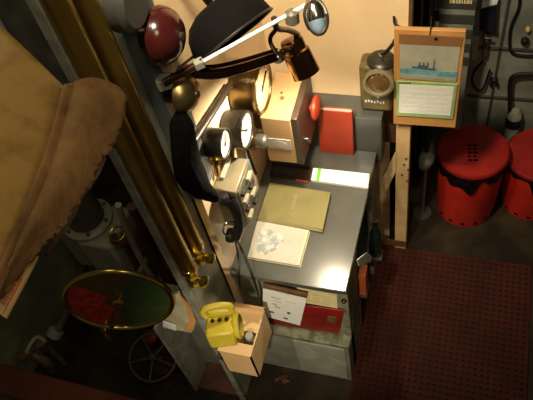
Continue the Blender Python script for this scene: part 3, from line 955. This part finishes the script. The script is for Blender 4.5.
o = MB().prism([rp(471, 60, 2.97), rp(476, 60, 2.97), rp(480, 38, 2.97), rp(472, 37, 2.97)], (0, .025, 0)).build('pale_plate', M['palegrey'], None, .003)
tag(o, 'pale grey narrow plate on the bulkhead right of the locker', 'plate')
o = MB().tube([rp(520, -8), rp(519, 8), rp(511, 28), rp(510, 48), rp(514, 54), rp(524, 56), rp(540, 56)], .009, 8).build('curved_conduit', M['black'])
tag(o, 'thin black conduit bending round on the rear bulkhead at upper right', 'conduit')
t = thing('wall_button', rp(528, 28), 'pale round button with a dark knob below on the bulkhead', 'button')
MB().lathe([(.013, 0), (.013, .02), (.008, .026)], rp(528, 28), (0, -1, 0), 16).build('pale_button', M['signpale'], t)
MB().lathe([(.022, 0), (.022, .02), (.015, .03)], rp(525, 40), (0, -1, 0), 16).build('dark_knob', M['black'], t)
t = thing('bulkhead_hook', rp(494, 84), 'small dark hook on the rear bulkhead above the drums', 'hook')
MB().tube([rp(491, 86, 2.97), rp(492, 81, 2.97), rp(496, 81, 2.97), rp(497, 86, 2.97)], .009, 8).build('hook_bar', M['black'], t)
MB().box(rp(494, 80, 2.985) - Vector((.02, .002, .01)), rp(494, 80, 2.985) + Vector((.02, .012, .01))).build('plate', M['black'], t)
o = MB().tube([rp(511, 135, 2.95), rp(510, 100, 2.95), rp(511, 80, 2.95), rp(518, 75, 2.95), rp(533, 74, 2.95)], .014, 8).build('black_pipe_loop', M['black'])
tag(o, 'black pipe bent over above the pale canister', 'pipe')
t = thing('canister', P(518, 150, y=2.93), 'pale olive canister with dark strap behind the two red drums', 'canister')
cb = P(518, 150, y=2.9)
cx, cy = .315, 2.945
MB().lathe([(.042, .0), (.045, .01), (.045, .5), (.035, .54), (.02, .56)], (cx, cy, 0.02), n=24).build('canister_body', M['palegrey'], t)
MB().lathe([(.048, .43), (.048, .50)], (cx, cy, .02), n=24).build('strap', M['screen'], t)
MB().lathe([(.048, 0), (.048, .02)], (cx, cy, 0), n=24).build('base_ring', M['darkgrey'], t)
o = MB().tube([rp(484, 60, 2.96), rp(474, 72, 2.96), rp(473, 84, 2.96), rp(482, 90, 2.96), rp(490, 70, 2.96)], .007, 8).build('hanging_cable', M['black'])
tag(o, 'black cable looping down on the bulkhead behind the board', 'cable')

# ------------------------------------------------------------------ floor mat
mx0, mx1, my0, my1 = -.392, .508, .3, 2.195
pitch = .0347
nx = int(round((mx1 - mx0) / pitch))
ny = int((my1 - my0) / pitch)
t = thing('rubber_mat', ((mx0 + mx1) / 2, (my0 + my1) / 2, 0), 'red brown perforated rubber mat on the floor beside the desk', 'mat')
q = MB()
NS = 12
for i in range(nx):
    for j in range(ny):
        cx, cy = mx0 + (i + .5) * pitch, my1 - (j + .5) * pitch
        vs, fs = [], []
        for k in range(NS):
            a = 2 * PI * (k + .5) / NS
            dx, dy = math.cos(a), math.sin(a)
            s_ = .5 * pitch / max(abs(dx), abs(dy))
            vs.append((cx + dx * s_, cy + dy * s_, .012))
        for k in range(NS):
            a = 2 * PI * (k + .5) / NS
            vs.append((cx + math.cos(a) * .0106, cy + math.sin(a) * .0106, .012))
        for k in range(NS):
            a = 2 * PI * (k + .5) / NS
            vs.append((cx + math.cos(a) * .0106, cy + math.sin(a) * .0106, .003))
        for k in range(NS):
            k2 = (k + 1) % NS
            fs.append((k, k2, NS + k2, NS + k))
            fs.append((NS + k, NS + k2, 2 * NS + k2, 2 * NS + k))
        q.add(vs, fs)
q.build('perforated_top', M['mat'], t, smooth=False)
MB().box((mx0, my1 - ny * pitch, .0005), (mx1, my1, .003)).build('mat_underside', M['matunder'], t)
q = MB()
y00 = my1 - ny * pitch
q.box((mx0 - .012, y00 - .01, .0005), (mx0, my1 + .012, .013)).box((mx1, y00 - .01, .0005), (mx1 + .012, my1 + .012, .013)).box((mx0, my1, .0005), (mx1, my1 + .012, .013))
q.build('border', M['mat'], t)

# ------------------------------------------------------------------ tan lagged casing, near upper left
t = thing('lagged_casing', P(30, 200, z=2.3), 'large tan canvas covered casing with worn edge filling the upper left', 'casing')


def interp(pts, v):
    k = v * (len(pts) - 1)
    i = min(int(k), len(pts) - 2)
    f = k - i
    return Vector(pts[i]) * (1 - f) + Vector(pts[i + 1]) * f


outer = [P(-75, -40, z=2.78), P(-75, 80, z=2.78), P(-75, 200, z=2.78), P(-75, 330, z=2.78)]
crs = [P(63, 86, z=2.70), P(53, 125, z=2.70), P(42, 160, z=2.70), P(28, 195, z=2.70), P(5, 250, z=2.70), P(-30, 330, z=2.70)]
crs2 = [P(75, 84, z=2.685), P(64, 125, z=2.685), P(54, 160, z=2.685), P(40, 195, z=2.685), P(14, 254, z=2.685), P(-22, 330, z=2.685)]
edg = [P(119, 89, z=2.63), P(126, 98, z=2.63), P(122, 120, z=2.63), P(117, 138, z=2.63), P(108, 152, z=2.63), P(98, 164, z=2.63), P(90, 184, z=2.63), P(76, 204, z=2.63), P(60, 226, z=2.63), P(40, 247, z=2.63), P(10, 283, z=2.63), P(-20, 318, z=2.63)]
MB().grid(lambda u, v: interp(outer, v) * (1 - u) + interp(crs, v) * u + Vector((0, 0, .02 * math.sin(u * PI) + (.0 if u < .85 else -.004 * ((u - .85) / .15) ** 2))), 16, 30).build('smooth_canvas', M['tan'], t, solid=.006)
rr = random.Random(21)
jit = [rr.uniform(-1, 1) for _ in range(121)]


def band(u, v):
    k = int(round(v * 120))
    e = interp(edg, v)
    if u > .99:
        w_ = .0055 if v > .28 else .002
        e = e + Vector((jit[k] * w_, jit[(k * 7) % 121] * w_, jit[(k * 3) % 121] * .004))
    c0, c1 = interp(crs, v), interp(crs2, v)
    if u < .15:
        return c0 * (1 - u / .15) + c1 * (u / .15)
    f = (u - .15) / .85
    return c1 * (1 - f) + e * f + Vector((0, 0, .02 * math.sin(f * PI)))


MB().grid(band, 20, 120).build('worn_band', M['tanworn'], t, solid=.012)
# lip hanging under the worn edge
MB().grid(lambda u, v: (lambda e: e + Vector((-.05 * u, -.03 * u, -.08 * u)))(interp(edg, v * .72) + Vector((-.014, 0, -.008))), 3, 60).build('under_lip', M['wooddark'], t, solid=.006)
MB().box((-2.2, .55, 2.2), (-1.25, .63, 2.76), None).build('support_web', M['darkgrey'], t)

# sign strip under the casing
t = thing('warning_sign', P(12, 300, z=2.5), 'narrow pale sign with red lettering below the tan casing', 'sign')
zz = 2.59
a, b, c, d = P(5.5, 318, z=zz), P(38, 256, z=zz), P(24, 256, z=zz + .012), P(-11, 306, z=zz + .012)
sq = [a, b, c, d]
MB().prism(sq, (0, 0, -.005)).build('plate', M['signpale'], t, smooth=False)
q = MB()
q.prism(patch(sq, .03, .60, .16, .2, (0, 0, .0015)), (0, 0, .0005))
rr = random.Random(31)
u = .14
while u < .62:
    w_ = rr.choice((.016, .022, .03))
    q.prism(patch(sq, u, u + w_ * .5, .2, .9, (0, 0, .0015)), (0, 0, .0005))
    if rr.random() < .6:
        q.prism(patch(sq, u, u + w_, .36, .44, (0, 0, .0015)), (0, 0, .0005))
    u += w_ + .012
q.build('red_lettering', M['signred'], (t, 'plate'), smooth=False)

# ------------------------------------------------------------------ telegraph dial
yd = 1.0
dl, dr, dt_, db = P(62, 292, y=yd), P(172, 303, y=yd), P(121, 269, y=yd), P(115, 328, y=yd)
dc = (dl + dr) / 2
dax = Vector(((.316, -.947, .053))).normalized()
du = Vector((-dax.y, dax.x, 0)).normalized()
dw = dax.cross(du).normalized()
dw = dw if dw.z > 0 else -dw
DR = .232
dc = (dl + dr + dt_ + db) / 4 + Vector((.012, 0, -.005))
t = thing('telegraph_dial', dc + Vector((0, 0, -.3)), 'round brass rimmed telegraph dial with red and green sectors', 'dial')
MB().lathe([(DR * .9, 0), (DR * .88, .02), (DR * .6, .035)], dc, -dax, 56).build('case', M['plate'], t)
MB().torus(dc + dax * .004, dax, DR, .012, 64, 10).build('brass_rim', M['brass_bright'], t)
MB().lathe([(DR * .98, .001), (DR * .98, .003)], dc, dax, 56).build('dial_face', M['dialdark'], t)


def sector(a0, a1, r0, r1, off, n=24):
    A = [math.radians(a0 + (a1 - a0) * k / n) for k in range(n + 1)]
    pts = [dc + dax * off + (du * math.cos(a) + dw * math.sin(a)) * r1 for a in A] + [dc + dax * off + (du * math.cos(a) + dw * math.sin(a)) * r0 for a in reversed(A)]
    return MB().prism(pts, dax * .002)


sector(130, 236, DR * .26, DR * .93, .0035).build('red_sector', M['dialred'], (t, 'dial_face'), smooth=False)
sector(-100, 56, DR * .12, DR * .95, .0035).build('green_sector', M['dialgreen'], (t, 'dial_face'), smooth=False)
dp = dax * .012
MB().tube([dc + dp, dc + dp - du * .04 - dw * .10, dc + dp - du * .10 - dw * .19], .012, 8).build('pointer_arm', M['rust'], t)
MB().tube([dc + dp + Vector((.0, 0, .0)), dc + dp + du * .01 + dw * .06], .007, 8).build('short_needle', M['brass_bright'], t)
MB().lathe([(.03, 0), (.03, .012), (.02, .02)], dc + dp * .5, dax, 20).build('hub', M['brass'], t)
hk = dc + dax * .02 - du * .135 - dw * .205
hk2 = hk - dw * .1 - du * .01
MB().lathe([(.011, 0), (.016, .02), (.018, .05), (.016, .085), (.008, .1)], hk, hk2 - hk, 16).build('handle', M['brass'], t)
MB().lathe([(.02, -.012), (.02, .012)], hk, dax, 16).build('handle_boss', M['brass_bright'], (t, 'pointer_arm'))
# pedestal channel with cream bracket
t = thing('channel_pedestal', (-1.14, 1.15, 0), 'grey steel channel pedestal below the dial', 'pedestal')
MB().box((-1.29, 1.04, 0), (-1.272, 1.25, .84)).build('side_flange', M['column_edge'], t, .002)
MB().box((-1.272, 1.22, 0), (-1.013, 1.25, .84)).build('web_plate', M['column'], t, .002)
MB().box((-1.27, 1.06, 0), (-1.013, 1.22, .02)).build('foot_plate', M['rust'], t)
cz = .845
ctr = Vector((-1.25, 1.12, 0))
pts = [P(162, 328, y=1.05), P(192, 333, y=1.05), P(196, 322, y=1.06), P(190, 306, y=1.07), P(178, 294, y=1.08), P(166, 298, y=1.08)]
MB().prism(pts, (0, .02, 0)).build('cream_bracket', M['creamgrey'], t, .003)
MB().prism([P(163, 326, y=1.045), P(176, 331, y=1.045), P(176, 326, y=1.045), P(163, 321, y=1.045)], (0, .004, 0)).build('white_label', M['white'], t, smooth=False)
MB().prism([P(184, 330, y=1.044), P(193, 331, y=1.044), P(196, 321, y=1.056), P(190, 306, y=1.066), P(179, 294, y=1.076), P(186, 306, y=1.066), P(190, 321, y=1.056)], (0, .004, 0)).build('brown_rim', M['board'], t, smooth=False)
MB().box((-1.25, 1.12, .8), (-1.17, 1.22, .98)).build('dial_bracket', M['column'], t)

# red valve cap near the pedestal
rc_ = P(151, 335, y=1.29)
t = thing('red_valve', (rc_.x, rc_.y, rc_.z - .08), 'red valve cap low beside the channel pedestal', 'valve')
MB().lathe([(.035, 0), (.045, .01), (.047, .04), (.04, .05), (.02, .055)], rc_ - Vector((0, 0, .04)), (0, -.3, 1), 24).build('cap', M['deepred'], t)
MB().lathe([(.022, 0), (.022, rc_.z - .04)], (rc_.x, rc_.y + .01, 0), n=16).build('stem', M['rust'], t)

# handwheel
wc = Vector((-1.52, 1.02, .22))
wc = P(153, 357, z=.25)
t = thing('handwheel', (wc.x, wc.y, 0), 'olive spoked handwheel on the floor left of the channel pedestal', 'handwheel')
wax = Vector((.15, -.25, 1)).normalized()
MB().torus(wc, wax, .135, .011, 48, 10).build('rim', M['wheel'], t)
uu = wax.orthogonal().normalized()
ww = wax.cross(uu)
for k in range(5):
    a = 2 * PI * k / 5 + .3
    d = uu * math.cos(a) + ww * math.sin(a)
    MB().tube([wc + d * .02, wc + d * .132], .008, 8, 1).build('spoke', M['wheel'], t)
MB().lathe([(.026, -.015), (.026, .015), (.014, .025)], wc, wax, 18).build('hub', M['wheel'], t)
MB().cyl(Vector((wc.x - .02, wc.y + .03, 0)), wc, .014).build('spindle', M['rust'], t)
MB().lathe([(.06, 0), (.06, .05), (.035, .08), (.03, .12)], (wc.x - .02, wc.y + .03, 0), n=20).build('valve_bonnet', M['rust'], t)

# ------------------------------------------------------------------ pump at left
pb = P(88, 229, y=1.6)
t = thing('pump_motor', (pb.x, 1.6, 0), 'grey upright cylinder pump on a pale base beyond the dial', 'pump')
cx, cz = pb.x + .02, .80
MB().lathe([(.098, 0), (.105, .01), (.105, .42), (.09, .45), (.03, .46)], (cx, 1.62, cz), n=36).build('cylinder', M['pumpgrey'], t)
MB().lathe([(.14, -.03), (.145, -.025), (.145, -.005), (.135, 0), (.1, .002)], (cx, 1.62, cz), n=36).build('flange', M['palegrey'], t)
MB().box((cx - .02, 1.47, .42), (cx + .21, 1.75, cz - .031)).build('pale_block', M['palegrey'], t, .02)
MB().box((cx - .10, 1.49, 0), (cx + .15, 1.73, .42)).build('base', M['darkgrey'], t, .01)
MB().box((cx - .17, 1.52, .40), (cx - .02, 1.7, cz - .032)).build('side_web', M['palegrey'], t, .01)
for k in range(6):
    a = 2 * PI * k / 6
    MB().lathe([(.012, 0), (.012, .014)], (cx + .125 * math.cos(a), 1.62 + .125 * math.sin(a), cz), n=6).build('flange_bolt', M['steel'], (t, 'flange'))

# brown tank behind
tp = P(95, 165, y=2.2)
t = thing('rusty_tank', (tp.x, 2.2, 0), 'dark rusty brown tank in shadow behind the pump', 'tank')
MB().lathe([(.14, 0), (.17, .03), (.17, .95), (.15, 1.05), (.09, 1.12), (.01, 1.14)], (-1.80, 2.25, 0), n=36).build('tank_body', M['rust'], t)
MB().lathe([(.05, 1.12), (.05, 1.17), (.03, 1.19)], (-1.80, 2.25, 0), n=20).build('filler_cap', M['darkgrey'], t)

# pipework between pump and column
specs = [([(118, 205), (128, 232), (146, 268)], 1.35, .016, M['palegrey'], 'pale grey slanting pipe between the pump and the column', 'pipe'),
         ([(100, 205), (122, 210), (140, 208)], 1.9, .022, M['pumpgrey'], 'grey horizontal pipe behind the pump', 'pipe'),
         ([(132, 206), (140, 222), (144, 245)], 1.3, .024, M['rust'], 'short rusty pipe beside the column foot of the brass tubes', 'pipe'),
         ([(140, 272), (152, 255), (164, 282)], 1.36, .015, M['palegrey'], 'bent pale pipe behind the right side of the dial', 'pipe')]
for pts, yy, r_, m_, lab, cat in specs:
    pp = [P(px, py, y=yy) for px, py in pts]
    pp += [Vector((pp[-1].x + .01, pp[-1].y + .02, pp[-1].z * .6)), Vector((pp[-1].x + .01, pp[-1].y + .02, 0))]
    o = MB().tube(pp, r_, 12).build('pipe_run', m_)
    tag(o, lab, cat, 'pipework by the pump')
vp = P(124, 240, y=1.45)
t = thing('globe_valve', vp, 'small brass and brown valve right of the pump base', 'valve')
MB().lathe([(.02, -.07), (.03, -.06), (.03, -.04), (.02, -.03), (.045, 0), (.02, .03), (.03, .04), (.03, .06), (.02, .07)], vp, (1, .1, -.1), 18).build('valve_body', M['rust'], t)
MB().lathe([(.018, 0), (.018, .06), (.01, .07)], vp, (0, -.2, 1), 12).build('bonnet', M['brass'], t)
MB().torus(vp + Vector((0, -.018, .085)), (0, -.2, 1), .04, .007, 24, 8).build('small_wheel', M['brass'], t)
MB().tube([vp, Vector((vp.x - .02, vp.y, vp.z - .3)), Vector((vp.x - .02, vp.y, 0))], .016, 10).build('down_pipe', M['rust'], t)

# lower left valve
p0 = P(63, 316, z=.42)
t = thing('drain_valve', P(50, 350, z=.3), 'small pale drain valve with lever low at the left', 'valve')
MB().tube([P(70, 306, z=.5), P(62, 322, z=.42), P(54, 338, z=.36)], .022, 12).build('inlet_pipe', M['pumpgrey'], t)
MB().lathe([(.03, -.03), (.045, -.02), (.045, .02), (.03, .03)], P(55, 333, z=.37), P(62, 322, z=.42) - P(54, 338, z=.36), 18).build('flange', M['palegrey'], t)
MB().lathe([(.03, 0), (.042, .03), (.035, .07), (.04, .09), (.02, .11)], P(47, 346, z=.26), (0, -.1, 1), 18).build('valve_body', M['olive'], t)
MB().tube([P(46, 342, z=.38), P(38, 337, z=.39), P(32, 342, z=.39), P(26, 353, z=.38)], .012, 10).build('lever', M['palegrey'], t)
MB().tube([P(18, 358, z=.25), P(32, 355, z=.27), P(46, 362, z=.2), P(52, 370, z=.05)], .028, 12).build('outlet_pipe', M['olive'], t)
MB().cyl(P(47, 346, z=.26), Vector((P(47, 346, z=.26).x, P(47, 346, z=.26).y, 0)), .02).build('down_pipe', M['olive'], t)

# red oxide beam along the bottom
a, b = P(1, 363, z=.52), P(142, 400, z=.52)
c = b + (b - a) * .25
a = a - (b - a) * .12
dn = (b - a).normalized()
sidev = Vector((dn.y, -dn.x, 0)) * .15
t = thing('red_oxide_rail', (a + b) / 2, 'red brown steel rail crossing the lower left corner', 'rail')
MB().prism([a, c, c + sidev, a + sidev], (0, 0, -.05)).build('top_bar', M['beam'], t, .008)
for f in (.1, .92):
    p = a * (1 - f) + c * f + sidev * .5
    MB().box((p.x - .03, p.y - .03, 0), (p.x + .03, p.y + .03, .47)).build('leg', M['beam'], t)

# small rag/debris on the floor
o = MB().grid(lambda u, v: P(283, 379, z=0) + Vector(((u - .5) * .07 * (1 + .4 * math.sin(v * 6)), (v - .5) * .04 * (1 + .5 * math.cos(u * 9)), .004 + .012 * abs(math.sin(u * 7 + v * 5)))), 10, 8).build('oily_rag', M['rust'], None, solid=.003)
tag(o, 'small dark oily rag on the floor in front of the desk', 'rag')

# ------------------------------------------------------------------ camera
cd = bpy.data.cameras.new('camera')
cam = bpy.data.objects.new('camera', cd)
col.objects.link(cam)
cd.sensor_fit = 'HORIZONTAL'
cd.sensor_width = 36
cd.lens = F * 36 / 533
right, up, back = RM[0].normalized(), -RM[1].normalized(), -RM[2].normalized()
mw = Matrix((right, up, back)).transposed().to_4x4()
mw.translation = CAM
cam.matrix_world = mw
cd.clip_start = .02
scn.camera = cam


# ------------------------------------------------------------------ lights
def light(kind, name, loc, energy, color, size=.1, target=None, **kw):
    l = bpy.data.lights.new(name, kind)
    l.energy = energy
    l.color = color
    if kind == 'AREA':
        l.size = size
    else:
        l.shadow_soft_size = size
    for k_, v_ in kw.items():
        setattr(l, k_, v_)
    o = bpy.data.objects.new(name, l)
    o.location = loc
    col.objects.link(o)
    if target is not None:
        o.rotation_euler = (Vector(target) - Vector(loc)).to_track_quat('-Z', 'Y').to_euler()
    return o


WARM = (1.0, .87, .64)
light('SPOT', 'desk_lamp_light', lamppos, 36, WARM, .03, lamppos + lampdir + Vector((-.5, -.25, 0)), spot_size=math.radians(168), spot_blend=.5)
light('SPOT', 'overhead_lamp', (-.60, .95, 3.8), 290, (1, .88, .64), .10, (-.62, 2.2, 1.7), spot_size=math.radians(60), spot_blend=.9)
light('SPOT', 'gangway_lamp', (-.35, -.6, 2.45), 170, (1, .87, .66), .10, (-.74, 1.3, .66), spot_size=math.radians(34), spot_blend=.9)
light('POINT', 'machinery_lamp', (-1.45, 1.35, 3.1), 6, (1, .90, .58), .15)
light('POINT', 'casing_fill', (-1.15, .62, 3.75), 9, (1, .86, .54), .08)  # added fill that brightens the tan casing and gives its highlight
light('POINT', 'right_fill', (.25, .1, 4.0), 32, (1, .81, .55), .3)  # added fill for the right and rear, stands for no actual fitting
w = bpy.data.worlds.new('world')
scn.world = w
w.use_nodes = True
w.node_tree.nodes['Background'].inputs[0].default_value = (.9, .72, .5, 1)
w.node_tree.nodes['Background'].inputs[1].default_value = .05
scn.view_settings.view_transform = 'Standard'
